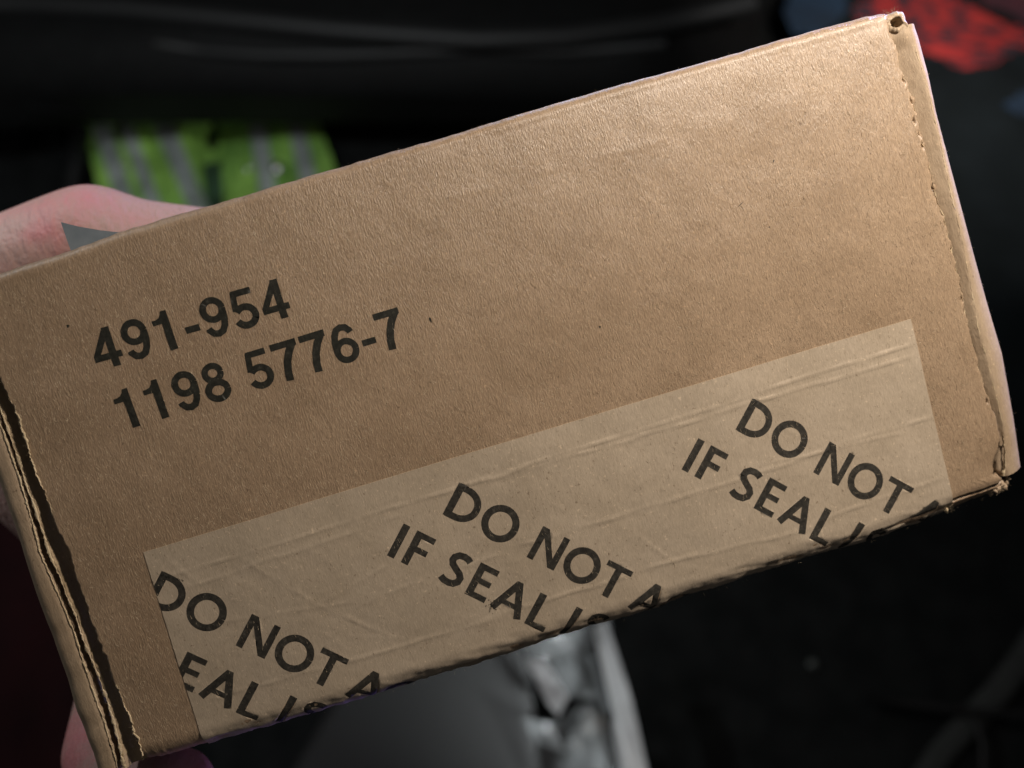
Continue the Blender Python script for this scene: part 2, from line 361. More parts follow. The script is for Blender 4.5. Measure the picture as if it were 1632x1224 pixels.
cp = [(*L(a, b, -0.0008), -0.0011) for a, b in ((1410, 27), (1405, 31), (1412, 35), (1409, 41))]
crumple("torn_pulp", cp, 0.00055, M_CARD, 3)
cp = [(*L(a, b, -0.0015), -0.0015 - 0.0003 * k) for k, (a, b) in enumerate(((1588, 779), (1596, 772), (1583, 786), (1603, 778), (1608, 771), (1598, 784), (1614, 764)))]
crumple("torn_pulp", cp, 0.00072, M_SIDE, 5)
cp = [(*L(a, b, -0.001), -0.0012) for a, b in ((1513, 806), (1509, 813), (1516, 800))]
crumple("torn_pulp", cp, 0.00045, M_TORN, 7, (0.7, 1.2, 0.7))
cp = [(*L(a, b, -0.002), -0.002) for a, b in ((176, 1214), (188, 1216), (165, 1217))]
crumple("torn_pulp", cp, 0.0008, M_SIDE, 8)
# rolled paper bit closing the slit at the lower right corner
sl = LL([(1597, 690), (1601, 715), (1602, 740), (1600, 758)], -0.0005)
yy = np.linspace(sl[0, 1], sl[-1, 1], 60)
lip(xat(sl, yy), yy, np.full_like(yy, -0.0006), 0.0006, 0.0003, 160)

# printed and marked bits of the box face
def arc(cx, cy, rx, ry, a0, a1, n=14, p=2.0):
    out = []
    for i in range(n + 1):
        t = math.radians(a0 + (a1 - a0) * i / n); c, s = math.cos(t), math.sin(t)
        out.append((cx + rx * math.copysign(abs(c) ** (2 / p), c), cy + ry * math.copysign(abs(s) ** (2 / p), s)))
    return out
def stroke(pts, w_, w2=None):
    """centre line -> list of quads"""
    P = [np.array(p) for p in pts]; n = len(P); Ls = []; Rs = []
    for i in range(n):
        d0 = P[i] - P[i - 1] if i else P[1] - P[0]; d1 = P[i + 1] - P[i] if i < n - 1 else d0
        if i == n - 1: d1 = d0
        d0 = d0 / np.linalg.norm(d0); d1 = d1 / np.linalg.norm(d1)
        t = d0 + d1; t = t / np.linalg.norm(t); nn = np.array([-t[1], t[0]])
        ww = w_ if w2 is None else w_ + (w2 - w_) * i / (n - 1)
        k = ww / 2 / max(0.5, abs(nn @ np.array([-d0[1], d0[0]])))
        Ls.append(P[i] + nn * k); Rs.append(P[i] - nn * k)
    return [[tuple(Ls[i]), tuple(Rs[i]), tuple(Rs[i + 1]), tuple(Ls[i + 1])] for i in range(n - 1)]
def rect(x0, y0, x1, y1): return [[(x0, y0), (x1, y0), (x1, y1), (x0, y1)]]
w1 = 0.172
G = {
 '1': ([[(.32, 0), (.51, 0), (.51, 1), (.37, 1), (.32, .84)]], [[(.10, .69), (.33, .69), (.40, .80), (.37, 1), (.345, .92), (.28, .845), (.20, .82), (.10, .815)]]),
 '4': (rect(.41, 0, .595, 1), rect(.03, .205, .71, .365), [[(.03, .36), (.03, .23), (.17, .30), (.50, .80), (.50, 1), (.43, 1)]]),
 '7': (rect(.05, .83, .71, 1), stroke([(.615, .90), (.47, .70), (.36, .47), (.305, .24), (.285, 0)], .19, .19)),
 '5': (rect(.16, .83, .655, .99), stroke([(.215, .95), (.15, .48)], .15), stroke(arc(.36, .315, .245, .232, 143, -160, 26), .172)),
 '6': (stroke(arc(.375, .315, .235, .24, 0, 360, 36), .166), stroke([(.14, .33), (.145, .55), (.19, .75), (.27, .875), (.38, .92), (.50, .895), (.585, .79), (.60, .74)], .165)),
 '9': (stroke(arc(.375, .685, .235, .24, 0, 360, 36), .166), stroke([(.61, .67), (.605, .45), (.56, .25), (.48, .125), (.37, .08), (.25, .105), (.165, .21), (.15, .26)], .165)),
 '8': (stroke(arc(.375, .735, .195, .185, 0, 360, 32), .158), stroke(arc(.375, .285, .24, .21, 0, 360, 36), .168)),
 '-': (rect(.055, .285, .41, .45),),
 ' ': (),
}
ADV = {'-': .46, ' ': .385}
sw = 0.205
GT = {
 'D': (rect(0, 0, sw, 1), stroke([(.05, .085), (.30, .085)] + arc(.30, .50, .46, .415, -90, 90, 22, 2.1) + [(.30, .915), (.05, .915)], .19)),
 'O': (stroke(arc(.50, .50, .42, .435, 0, 360, 44), .198),),
 'N': (rect(0, 0, .185, 1), rect(.655, 0, .84, 1), [[(0, 1), (.205, 1), (.84, 0), (.635, 0)]]),
 'T': (rect(0, .835, .78, 1), rect(.29, 0, .49, .92)),
 'A': (stroke([(.09, 0), (.475, .955)], .20), stroke([(.86, 0), (.475, .955)], .20), rect(.22, .22, .73, .365), [[(.375, .90), (.575, .90), (.565, 1), (.385, 1)]]),
 'C': (stroke(arc(.52, .50, .44, .435, 58, 302, 30), .175),),
 'I': (rect(0, 0, sw, 1),),
 'F': (rect(0, 0, sw, 1), rect(0, .83, .57, 1), rect(0, .42, .53, .59)),
 'E': (rect(0, 0, sw, 1), rect(0, .83, .58, 1), rect(0, .43, .54, .595), rect(0, 0, .60, .17)),
 'S': (stroke([(.585, .85), (.50, .90), (.38, .92), (.24, .895), (.14, .80), (.125, .70), (.18, .60), (.32, .51), (.46, .43), (.535, .33), (.525, .21), (.43, .11), (.29, .08), (.15, .095), (.035, .15)], .19),),
 'L': (rect(0, 0, sw, 1), rect(0, 0, .60, .16)),
}
def cdt(polys, extra_pts, extra_edges=()):
    vs = []; fs = []
    for p in polys:
        a = 0.5 * sum(p[i][0] * p[(i + 1) % len(p)][1] - p[(i + 1) % len(p)][0] * p[i][1] for i in range(len(p)))
        if a < 0: p = p[::-1]
        k = len(vs); vs += [Vector(q) for q in p]; fs.append(list(range(k, k + len(p))))
    es = []
    for a, b in extra_edges:
        k = len(vs); vs += [Vector(a), Vector(b)]; es.append((k, k + 1))
    vs += [Vector(q) for q in extra_pts]
    V, E_, F_, ov, oe, of = delaunay_2d_cdt(vs, es, fs, 0, 1e-5)
    V = np.array([v[:] for v in V]); F_ = [tuple(f) for f in F_]
    C_ = np.array([V[list(f)].mean(axis=0) for f in F_]); ins = np.zeros(len(C_), bool)
    for p in polys:                                  # which triangles lie inside any of the outlines
        P = np.array(p); lo = P.min(0); hi = P.max(0)
        idx = np.nonzero((C_[:, 0] >= lo[0]) & (C_[:, 0] <= hi[0]) & (C_[:, 1] >= lo[1]) & (C_[:, 1] <= hi[1]) & ~ins)[0]
        if not len(idx): continue
        x, y = C_[idx, 0], C_[idx, 1]; r = np.zeros(len(idx), bool)
        for i in range(len(P)):
            (x1, y1), (x2, y2) = P[i], P[(i + 1) % len(P)]
            if y1 == y2: continue
            r ^= ((y1 > y) != (y2 > y)) & (x < (x2 - x1) * (y - y1) / (y2 - y1) + x1)
        ins[idx[r]] = True
    return V, F_, list(ins)
# numbers printed on the box (units: cap height)
def frame_from(o, px2, capv):
    """origin o, point px2 along the base line, returns local base vectors in metres (unit direction)"""
    d = px2 - o; d = d / np.linalg.norm(d); return d
def number_line(text, opx, epx, cap, adv):
    o = L(*opx); d = frame_from(o, L(*epx), cap); n = np.array([-d[1], d[0]])
    u = 0.0; polys = []
    for ch in text:
        for grp in G[ch]:
            for p in grp: polys.append([(q[0] + u, q[1]) for q in p])
        u += ADV.get(ch, adv)
    allp = np.array([q for p in polys for q in p]); x0, x1 = allp[:, 0].min(), allp[:, 0].max()
    pts = [(a, b) for a in np.arange(x0, x1, 0.09) for b in np.arange(0.03, 1.0, 0.09)]
    V, F_, ins = cdt(polys, pts)
    lx = o[0] + cap * (V[:, 0] * d[0] + V[:, 1] * n[0]); ly = o[1] + cap * (V[:, 0] * d[1] + V[:, 1] * n[1])
    lx = lx + 0.00003 * vn(lx / 0.0004, ly / 0.0004, 91); ly = ly + 0.00003 * vn(lx / 0.0004, ly / 0.0004, 92)
    P = wrap(lx, ly, base_h(lx, ly) + 0.00004)
    return mesh("printed_number", P, [f for f, i in zip(F_, ins) if i], M_INK, box)
number_line("491-954", (155.5, 592), (441.5, 510.5), 0.00700, 0.764)
number_line("1198 5776-7", (192, 688), (626, 557), 0.00700, 0.745)
# little dark nick and specks of the board
def speck(px, py, lx_, ly_, ang=0.0):
    c = L(px, py); P = []
    for i in range(14):
        t = 2 * math.pi * i / 14; a = lx_ * math.cos(t) * (1 + .3 * math.sin(3 * t)); b = ly_ * math.sin(t)
        P.append((c[0] + a * math.cos(ang) - b * math.sin(ang), c[1] + a * math.sin(ang) + b * math.cos(ang)))
    P = np.array(P); V3 = wrap(P[:, 0], P[:, 1], base_h(P[:, 0], P[:, 1]) + 0.00004)
    return V3
for (px, py, a, b, g) in [(686, 510, .00016, .00050, .1), (108, 520, .00022, .00030, -.4), (956, 521, .00016, .0002, 0), (1233, 257, .0001, .0003, -.6), (940, 271, .00014, .0001, 0), (1180, 326, .00006, .0007, -1.1), (1226, 362, .00012, .00012, 0), (1003, 271, .00008, .00016, 0)]:
    mesh("dark_speck", speck(px, py, a, b, g), [list(range(14))], M_INK, box)

# ------------------------------------------------------------------ paper tape with its slanted lettering
TZ = 0.00010
tl, tr_, br_, bl_ = L(229, 880), L(1451, 508), L(1521, 806), L(326, 1190)
# text plane: affine from measured letter corners of the middle block (origin = foot of the D)
mid = [((704.6, 819.4), (0, 0)), ((732, 768), (0, 1)), ((1009, 912), (5.40, 1)), ((643.5, 834), (-.80, -.71)), ((617, 886), (-.80, -1.71)), ((865, 1007), (3.97, -1.71)), ((960, 949), (4.92, 0)), ((866, 838), (2.557, 1.0))]
A_ = np.array([[u, v, 1] for _, (u, v) in mid]); B_ = np.array([L(*p) for p, _ in mid])
AFF, *_ = np.linalg.lstsq(A_, B_, rcond=None)       # rows: u axis, v axis, origin
org = {'mid': AFF[2], 'left': L(231.5, 961), 'right': L(1171.5, 684.3)}
LINE1 = [('D', 0), ('O', 1.0), ('N', 2.557), ('O', 3.53), ('T', 4.62), ('A', 5.73), ('C', 6.72)]
LINE2 = [('I', -.80), ('F', -.39), ('S', .70), ('E', 1.53), ('A', 2.28), ('L', 3.37), ('I', 4.45), ('S', 4.90)]
s_bot = -H2 - 0.013                                  # the tape goes on under the box
left_at = lambda s: tl[0] + (bl_[0] - tl[0]) * (tl[1] - s) / (tl[1] - bl_[1])
right_at = lambda s: tr_[0] + (br_[0] - tr_[0]) * (tr_[1] - s) / (tr_[1] - br_[1])
top_at = lambda x: tl[1] + (tr_[1] - tl[1]) * (x - tl[0]) / (tr_[0] - tl[0])
ridges = [((248, 925), (560, 830), .00013, .00035), ((560, 830), (1452, 548), .00020, .00032), ((262, 948), (640, 822), .00010, .00035), ((700, 790), (1458, 566), .00016, .00030),
          ((300, 1000), (560, 960), .00007, .0004), ((560, 968), (800, 880), .00010, .0004), ((830, 870), (1060, 800), .00013, .0004), ((1060, 800), (1482, 664), .00015, .0004), ((1200, 745), (1440, 690), .00009, .0003),
          ((330, 1115), (800, 985), .00012, .0004), ((760, 990), (1120, 880), .00013, .0004), ((1040, 905), (1300, 838), .00012, .0004), ((1300, 832), (1506, 758), .00014, .0004),
          ((250, 880), (320, 930), .00008, .0003), ((390, 890), (500, 960), .00009, .0003), ((500, 960), (625, 1015), .00009, .0003), ((620, 900), (500, 968), .00008, .0003),
          ((860, 790), (960, 850), .00007, .0003), ((980, 830), (1075, 895), .00009, .0003), ((1000, 780), (1080, 740), .00006, .0003), ((1230, 675), (1330, 715), .00006, .0003), ((370, 1165), (560, 1125), .00007, .0004),
          ((1110, 602), (1170, 612), .00006, .0002), ((560, 1015), (640, 1020), .00006, .0003), ((1120, 700), (1180, 640), .00005, .0003)]
ridges = [(L(*a), L(*b), h * 1.25, w_ * 0.72) for a, b, h, w_ in ridges]
def tape_h(x, s):
    h = base_h(x, s) + TZ + 0.000015 * vn(x / 0.006, s / 0.004, 81) + 0.000012 * vn(x / 0.0015, s / 0.001, 82)
    for k, (p, q, a, b) in enumerate(ridges): h = h + ridge(x, s, p, q, a, b, 0.00025, 200 + 3 * k)
    near = sstep(0.006, 0.0, s - (yb(x) + 0.0005)) * sstep(0, 0.0004, np.minimum(right_at(s) - x, 0.01))
    h = h + near * (0.00016 * vn(x / 0.004 + s / 0.003, s / 0.0011, 83) + 0.00008 * vn(x / 0.0016, s / 0.0006, 84))
    # gap between the flaps shows as a torn crease along the lower fold at the right
    q0, q1 = L(1180, 925), L(1520, 806)
    h = h + ridge(x, s, (q0[0], q0[1] + 0.0005), (q1[0], q1[1] + 0.0002), -0.0006, 0.0003, 0.0005, 310) * sstep(q0[0], q1[0], x)
    return h
def tape_build():
    polys = []; which = []
    for blk, o in org.items():
        for row, line in ((0, LINE1), (-1.71, LINE2)):
            for ch, u0 in line:
                if blk == 'left' and row and u0 < 1: continue
                for grp in GT[ch]:
                    for p in grp:
                        dv = 0.22 if (row and u0 == 4.90) else 0.10 if (row and u0 == 4.45) else 0
                        P = [o + AFF[0] * (q[0] + u0) + AFF[1] * (q[1] + row + dv) for q in p]
                        if all(not (left_at(q[1]) - .001 < q[0] < right_at(q[1]) + .001 and q[1] > s_bot - .001) for q in P): continue
                        polys.append([tuple(q * 1000) for q in P])
    c0 = (left_at(s_bot), s_bot); c1_ = (right_at(s_bot), s_bot)
    cs = [tuple(tl * 1000), tuple(tr_ * 1000), (c1_[0] * 1000, s_bot * 1000), (c0[0] * 1000, s_bot * 1000)]
    edges = []
    for i in range(4):
        a, b = np.array(cs[i]), np.array(cs[(i + 1) % 4]); n = int(np.linalg.norm(b - a) / 0.45)
        for j in range(n): edges.append((tuple(a + (b - a) * j / n), tuple(a + (b - a) * (j + 1) / n)))
    pts = []
    for gy in np.arange(s_bot + .0002, tl[1] + 0.03, 0.00036):
        x0, x1 = left_at(gy) + .0002, right_at(gy) - .0002
        n = int((x1 - x0) / 0.00052)
        for gx in np.linspace(x0, x1, n) + random.uniform(-1e-4, 1e-4):
            if gy < top_at(gx) - .00026: pts.append((gx * 1000, gy * 1000))
    V, F_, ins = cdt(polys, pts, edges)
    V = V / 1000
    P = wrap(V[:, 0], V[:, 1], tape_h(V[:, 0], V[:, 1]))
    keepT, keepI = [], []
    for f, i in zip(F_, ins):
        c = V[list(f)].mean(axis=0)
        e1 = V[f[1]] - V[f[0]]; e2 = V[f[2]] - V[f[0]]
        if abs(e1[0] * e2[1] - e1[1] * e2[0]) < 2e-9: continue
        if c[1] < s_bot or c[1] > top_at(c[0]) or c[0] < left_at(c[1]) or c[0] > right_at(c[1]): continue
        (keepI if i else keepT).append(tuple(f))
    full = bpy.data.meshes.new("tmp"); full.from_pydata([tuple(p) for p in P], [], keepT + keepI); full.update()
    nrm = np.zeros(len(P) * 3); full.vertices.foreach_get("normal", nrm); nrm = nrm.reshape(-1, 3)
    if nrm[:, 2].mean() < 0: nrm = -nrm; keepT = [f[::-1] for f in keepT]; keepI = [f[::-1] for f in keepI]
    def sub(name, faces, mat, parent):
        used = sorted({i for f in faces for i in f}); mp = {g: k for k, g in enumerate(used)}
        me = bpy.data.meshes.new(name)
        me.from_pydata([tuple(P[i]) for i in used], [], [tuple(mp[i] for i in f) for f in faces]); me.update(); me.materials.append(mat)
        me.polygons.foreach_set("use_smooth", [True] * len(me.polygons))
        me.normals_split_custom_set_from_vertices([tuple(nrm[i]) for i in used])
        o = bpy.data.objects.new(name, me); COL.objects.link(o); o.parent = parent; return o
    # a hair-thin edge down to the board
    tape = sub("paper_tape", keepT, M_TAPE, box)
    ec = {}
    for f in keepT + keepI:
        for a, b in zip(f, f[1:] + f[:1]): ec[tuple(sorted((a, b)))] = ec.get(tuple(sorted((a, b))), 0) + 1
    be = [e for e, c in ec.items() if c == 1]
    EV = []; EF = []
    for a, b in be:
        k = len(EV); EV += [P[a], P[b], P[b] - nrm[b] * 0.00035, P[a] - nrm[a] * 0.00035]; EF.append((k, k + 1, k + 2, k + 3))
    mesh("tape_edge", EV, EF, simple("tape_cut_edge", (0.46, 0.38, 0.28), 0.8), tape, smooth=False)
    # lettering: one mesh per printed block line
    inv = np.linalg.inv(AFF[:2])
    rows = {}
    for f in keepI:
        c = V[list(f)].mean(axis=0)
        best = min(org, key=lambda k_: abs(((c - org[k_]) @ inv)[0] - 2.6) if -2.0 < ((c - org[k_]) @ inv)[1] < 1.3 else 99)
        u, v = (c - org[best]) @ inv
        rows.setdefault((best, v > -0.36), []).append(f)
    txt = {True: "DO NOT A", False: "IF SEAL IS"}
    for (bk, r_), fs in sorted(rows.items(), key=lambda q: str(q[0])): sub("lettering", fs, M_TINK, tape)
    bpy.data.meshes.remove(full)
    return tape
tape = tape_build()
# scuffed ink crumbs beside the A
SV = []; SF = []
for k in range(26):
    px = 782 + random.gauss(0, 5); py = 966 + random.gauss(0, 5); c = L(px, py); r_ = random.uniform(.00004, .00016)
    P = np.array([(c[0] + r_ * math.cos(t) * random.uniform(.5, 1.3), c[1] + r_ * math.sin(t) * random.uniform(.5, 1.3)) for t in np.linspace(0, 2 * math.pi, 7)[:-1]])
    SF.append(list(range(len(SV), len(SV) + 6))); SV += list(wrap(P[:, 0], P[:, 1], tape_h(P[:, 0], P[:, 1]) + 0.00005))
for k in range(60):
    px = 250 + random.uniform(0, 45); py = 913 + (px - 250) * .28 + random.gauss(0, 1.2); c = L(px, py); r_ = random.uniform(.00003, .00008)
    P = np.array([(c[0] + r_ * math.cos(t), c[1] + r_ * math.sin(t)) for t in np.linspace(0, 2 * math.pi, 7)[:-1]])
    SF.append(list(range(len(SV), len(SV) + 6))); SV += list(wrap(P[:, 0], P[:, 1], tape_h(P[:, 0], P[:, 1]) + 0.00005))
mesh("ink_crumb", SV, SF, M_INK, tape)["kind"] = "stuff"

# loose paper fibres: on the face and standing off the edges
def fibres(name, specs, mat):
    P = np.array([q[0] for q in specs], float); D = np.array([q[1] for q in specs], float); D /= np.linalg.norm(D, axis=1)[:, None]
    LN = np.array([q[2] for q in specs])[:, None]; CU = np.array([q[3] for q in specs])[:, None]; RR = np.array([q[4] for q in specs])[:, None]
    UP = np.array([q[5] for q in specs], float); SD = np.cross(D, UP); SD /= np.linalg.norm(SD, axis=1)[:, None]
    n = 5; rows = []
    for i in range(n):
        t = i / (n - 1); q = P + D * LN * t + SD * CU * LN * t * t; rr = RR * (1 - 0.6 * t)
        rows += [q + SD * rr, q + UP * rr, q - SD * rr]
    V = np.stack(rows, axis=1).reshape(-1, 3); f = []
    for i in range(n - 1):
        a = i * 3; f += [(a, a + 1, a + 4, a + 3), (a + 1, a + 2, a + 5, a + 4), (a + 2, a, a + 3, a + 5)]
    F = (np.array(f)[None] + (np.arange(len(specs)) * n * 3)[:, None, None]).reshape(-1, 4)
    o = mesh(name, V, F, mat, box); o["kind"] = "stuff"; return o
M_PALE = simple("pale_fibre", (0.60, 0.485, 0.335), 0.35, Specular_IOR_Level=0.8)
M_BROWN = simple("brown_fibre", (0.20, 0.135, 0.08), 0.7)
def scatter(name, n, mat, r0, r1, l0, l1, keep_tape):
    x = RNG.uniform(-W2 - .004, W2 + .004, n); s_ = RNG.uniform(-H2 + .002, H2 - .002, n)
    ok = (x > xat(LA, s_) + .0005) & (x < xat(RA, s_) - .0005)
    on = (s_ < top_at(x)) & (left_at(s_) < x) & (x < right_at(s_))
    ok &= ~on | (RNG.random(n) < keep_tape); x, s_, on = x[ok], s_[ok], on[ok]
    h = np.where(on, tape_h(x, s_), base_h(x, s_)); P = wrap(x, s_, h + 0.000010)
    wide = RNG.random(len(x)) > .85; a = math.pi / 2 + 0.06 + RNG.normal(0, 1, len(x)) * np.where(wide, 1.4, 0.30)
    specs = [(P[i], (math.cos(a[i]), math.sin(a[i]), random.uniform(0, .03)), random.uniform(l0, l1), random.gauss(0, .22), random.uniform(r0, r1), (0, 0, 1)) for i in range(len(x))]
    fibres(name, specs, mat)
scatter("surface_fibre", 24000, M_PALE, .000010, .000030, .0002, .0009, 0.22)
scatter("surface_fibre", 9000, M_BROWN, .000010, .000026, .0002, .0009, 0.15)
sp = []
def edge_fuzz(fn, n, out, ln=(0.0003, 0.0011), r_=(0.000008, 0.000016)):
    for _ in range(n):
        p = fn(); a = random.gauss(0, 0.9); o_ = np.array(out); c, s = math.cos(a), math.sin(a)
        d = (o_[0] * c - o_[1] * s, o_[0] * s + o_[1] * c, random.uniform(-.3, .5))
        sp.append((p, d, random.uniform(*ln), random.gauss(0, .5), random.uniform(*r_), (0, 0, 1)))
def f_top():
    x = random.uniform(-W2, W2); return (x, float(yt(x)) - .00005, -RT * .8)
def f_r():
    y = random.uniform(-H2 + .003, H2 - .003); return (float(xat(RC, y)), y, -.0034)
def f_l():
    y = random.uniform(-H2, H2); return (float(xl(y)), y, -.0001)
def f_lb():
    y = random.uniform(-H2, H2); return (float(xat(LB, y)), y, -.0009)
def f_ra():
    y = random.uniform(-H2 + .003, H2 - .003); return (float(xr(y)), y, -.0004)
def f_b():
    x = random.uniform(-W2 * .75, W2); return (x, float(yb(x)) + .0001, -.002)
edge_fuzz(f_top, 60, (0, 1), (.0002, .0006), (.000006, .000011)); edge_fuzz(f_r, 30, (1, 0), (.0002, .0006), (.000006, .000011)); edge_fuzz(f_l, 160, (-1, 0), (.0002, .0006)); edge_fuzz(f_lb, 120, (-1, 0), (.0002, .0006))
edge_fuzz(f_ra, 130, (1, 0), (.0002, .0006)); edge_fuzz(f_b, 30, (0, -1), (.0002, .0006))
c = L(1412, 25, -.001)
edge_fuzz(lambda: (c[0] + random.gauss(0, .0012), c[1] + random.gauss(0, .0004), -.0008), 34, (0, 1), (.0003, .0009))
c3 = L(1592, 778, -.001)
edge_fuzz(lambda: (c3[0] + random.gauss(0, .0014), c3[1] + random.gauss(0, .0005), -.0012), 34, (0.2, -1), (.0003, .0009))
c4 = L(1513, 810, -.001)
edge_fuzz(lambda: (c4[0] + random.gauss(0, .0004), c4[1] + random.gauss(0, .0004), -.0012), 24, (0.3, -1), (.0004, .0012))
fibres("edge_fuzz", sp, M_TORN)
# one curled hair lying on the tape
hp = LL([(1066, 890), (1070, 892), (1074, 897), (1076, 903), (1074, 908)])
specs = []
for a, b in zip(hp[:-1], hp[1:]):
    h = float(tape_h(np.array([a[0]]), np.array([a[1]]))[0]) + .00004
    specs.append(((a[0], a[1], h), (b[0] - a[0], b[1] - a[1], 0.0), float(np.linalg.norm(b - a)) * 1.1, 0.05, .00003, (0, 0, 1)))
fibres("curled_hair", specs, M_TORN)

# grey curved flap sticking up behind the upper edge
t_ = NT("grey_film"); M_FLAP = t_.out(t_.ramp(t_.noise(300, 3), [(0.3, (0.145, 0.175, 0.200)), (0.7, (0.185, 0.215, 0.24))]), 0.45)
fl = [L(a, b, -0.0075) for a, b in ((97, 354), (101, 366), (106, 381), (112, 397), (118, 420), (260, 420), (262, 372), (196, 371), (160, 367), (125, 361))]
V = [(p[0], p[1], -0.0075) for k, p in enumerate(fl)]
o = mesh("grey_flap", V, [list(range(len(V)))], M_FLAP, box, smooth=False)
m = o.modifiers.new("thick", 'SOLIDIFY'); m.thickness = 0.00025
o["label"] = "small grey curved flap sticking up behind the upper edge"

# ------------------------------------------------------------------ the hand that holds the box from behind
t_ = NT("skin")
blotch = t_.noise(38, 4, 0.6); fine = t_.noise(900, 3, 0.6); fold = t_.noise(1.0, 3, 0.6, vec=(500, 160, 300), rot=(0, 0, .4))
cskin = t_.ramp(blotch, [(0.32, (0.35, 0.245, 0.205)), (0.5, (0.37, 0.215, 0.185)), (0.66, (0.44, 0.165, 0.165))])
nrm = t_.bump(fold, 0.0009, 0.7); nrm = t_.bump(fine, 0.00022, 0.9, nrm)
M_SKIN = t_.out(cskin, 0.62, nrm, Subsurface_Weight=0.18, Subsurface_Scale=0.004)
t_.b.inputs["Subsurface Radius"].default_value = (1.0, 0.35, 0.2)
def HP(px, py, z): return (*L(px, py, z), z)
segs = []       # (p, rp, q, rq)
def chain(pts):
    for (a, ra), (b, rb) in zip(pts[:-1], pts[1:]): segs.append((a, ra, b, rb))
ZB = -DEP
# forearm and wrist
for dy, dz in ((0, 0), (45, 0), (-55, 0), (20, -0.006)):
    chain([(HP(-820, 660 + dy, ZB - .030 + dz), .021), (HP(-330, 600 + dy, ZB - .026 + dz), .0185), (HP(-40, 565 + dy, ZB - .022 + dz), .0185)])
# thumb lies along the upper edge behind the box
chain([(HP(-330, 560, ZB - .024), .018), (HP(-60, 497, ZB - .020), .0165), (HP(60, 432, ZB - .017), .0148), (HP(150, 392, ZB - .014), .0140), (HP(215, 407, ZB - .013), .0130), (HP(300, 409, ZB - .012), .0117), (HP(400, 415, ZB - .0115), .0108), (HP(470, 425, ZB - .0110), .0090), (HP(500, 430, ZB - .0108), .0070)])
# palm
for a, b, r1, r2 in (((-40, 520), (190, 560), .0165, .0125), ((-40, 570), (200, 690), .0170, .0125), ((-50, 590), (215, 815), .0160, .0120), ((-60, 600), (235, 940), .0150, .0110)):
    chain([(HP(*a, ZB - .021), r1), (HP((a[0] + b[0]) / 2, (a[1] + b[1]) / 2, ZB - .019), (r1 + r2) / 2 + .001), (HP(*b, ZB - .0165), r2)])
chain([(HP(150, 600, ZB - .017), .013), (HP(160, 930, ZB - .017), .0125)])
# index, middle and ring finger flat against the back
chain([(HP(190, 560, ZB - .0165), .0115), (HP(400, 590, ZB - .0155), .0098), (HP(560, 640, ZB - .0105), .0088), (HP(660, 680, ZB - .0095), .0074)])
chain([(HP(200, 690, ZB - .0165), .0115), (HP(430, 760, ZB - .016), .0100), (HP(600, 830, ZB - .0110), .0088), (HP(705, 880, ZB - .0095), .0075)])
chain([(HP(205, 820, ZB - .0165), .0110), (HP(400, 890, ZB - .016), .0096), (HP(540, 930, ZB - .011), .0085), (HP(630, 965, ZB - .0095), .0072)])
# little finger bent under the lower edge
chain([(HP(215, 950, ZB - .0165), .0105), (HP(196, 1080, ZB - .0150), .0095), (HP(166, 1200, ZB + .002), .0088), (HP(205, 1252, ZB + .016), .0086), (HP(262, 1258, ZB + .022), .0080), (HP(282, 1254, ZB + .0235), .0076)])
def tapered(bm, a, ra, b, rb):
    a = Vector(a); b = Vector(b); n = 20
    for c, r_ in ((a, ra), (b, rb)):
        bmesh.ops.create_icosphere(bm, subdivisions=3, radius=r_, matrix=Matrix.Translation(c))
    d = b - a; q = d.to_track_quat('Z', 'Y').to_matrix().to_4x4()
    bmesh.ops.create_cone(bm, cap_ends=True, segments=n, radius1=ra, radius2=rb, depth=d.length, matrix=Matrix.Translation((a + b) / 2) @ q)
bm = bmesh.new()
for a, ra, b, rb in segs: tapered(bm, a, ra, b, rb)
me = bpy.data.meshes.new("hand"); bm.to_mesh(me); bm.free(); me.materials.append(M_SKIN)
hand_mesh = bpy.data.objects.new("hand_skin", me); COL.objects.link(hand_mesh)
hand = empty("hand", BOXW)
tag(hand, "bare hand gripping the cardboard box from behind, thumb along its upper edge", "hand")
hand_mesh.parent = hand
m = hand_mesh.modifiers.new("skin", 'REMESH'); m.mode = 'VOXEL'; m.voxel_size = 0.0011; m.use_smooth_shade = True
m = hand_mesh.modifiers.new("soft", 'SMOOTH'); m.factor = 0.6; m.iterations = 14
# nails of the little finger and thumb
def nail(p, d, up, wid, ln):
    d = np.array(d, float); d /= np.linalg.norm(d); up = np.array(up, float); up -= d * (up @ d); up /= np.linalg.norm(up); sd = np.cross(d, up)
    V = []
    for i in range(9):
        for j in range(9):
            u = i / 8 * 2 - 1; v = j / 8
            ww = wid * (1 - 0.25 * v ** 4); V.append(np.array(p) + sd * ww * u * 0.5 + d * ln * (v - .5) * (1 - .12 * u * u) + up * (wid * 0.22 * (1 - u * u) - .0006 * v))
    return mesh("fingernail", V, grid_faces(9, 9), M_NAIL, hand)
M_NAIL = simple("nail", (0.62, 0.38, 0.34), 0.28)
nail(np.array(HP(272, 1256, ZB + .0228)) + (0, -.0070, .0016), (1, .05, .1), (0, -1, .25), .0088, .0095)
nail(np.array(HP(455, 424, ZB - .0110)) + (0, .0035, -.0095), (1, 0, 0), (0, .35, -1), .012, .013)

# ------------------------------------------------------------------ the dark car interior behind
M_FLOOR = simple("black_carpet", (0.010, 0.011, 0.011), 0.95, 300, 0.002, (0.016, 0.017, 0.017), 30, Specular_IOR_Level=0.0)
gx = np.linspace(-2.2, 2.2, 60); gy = np.linspace(-1.2, 2.6, 60); GY, GX = np.meshgrid(gy, gx, indexing='ij')
V = np.stack([GX, GY, 0.006 * vn(GX / .2, GY / .2, 400)], axis=-1)
tag(mesh("floor", V.reshape(-1, 3), grid_faces(60, 60), M_FLOOR), kind="structure")

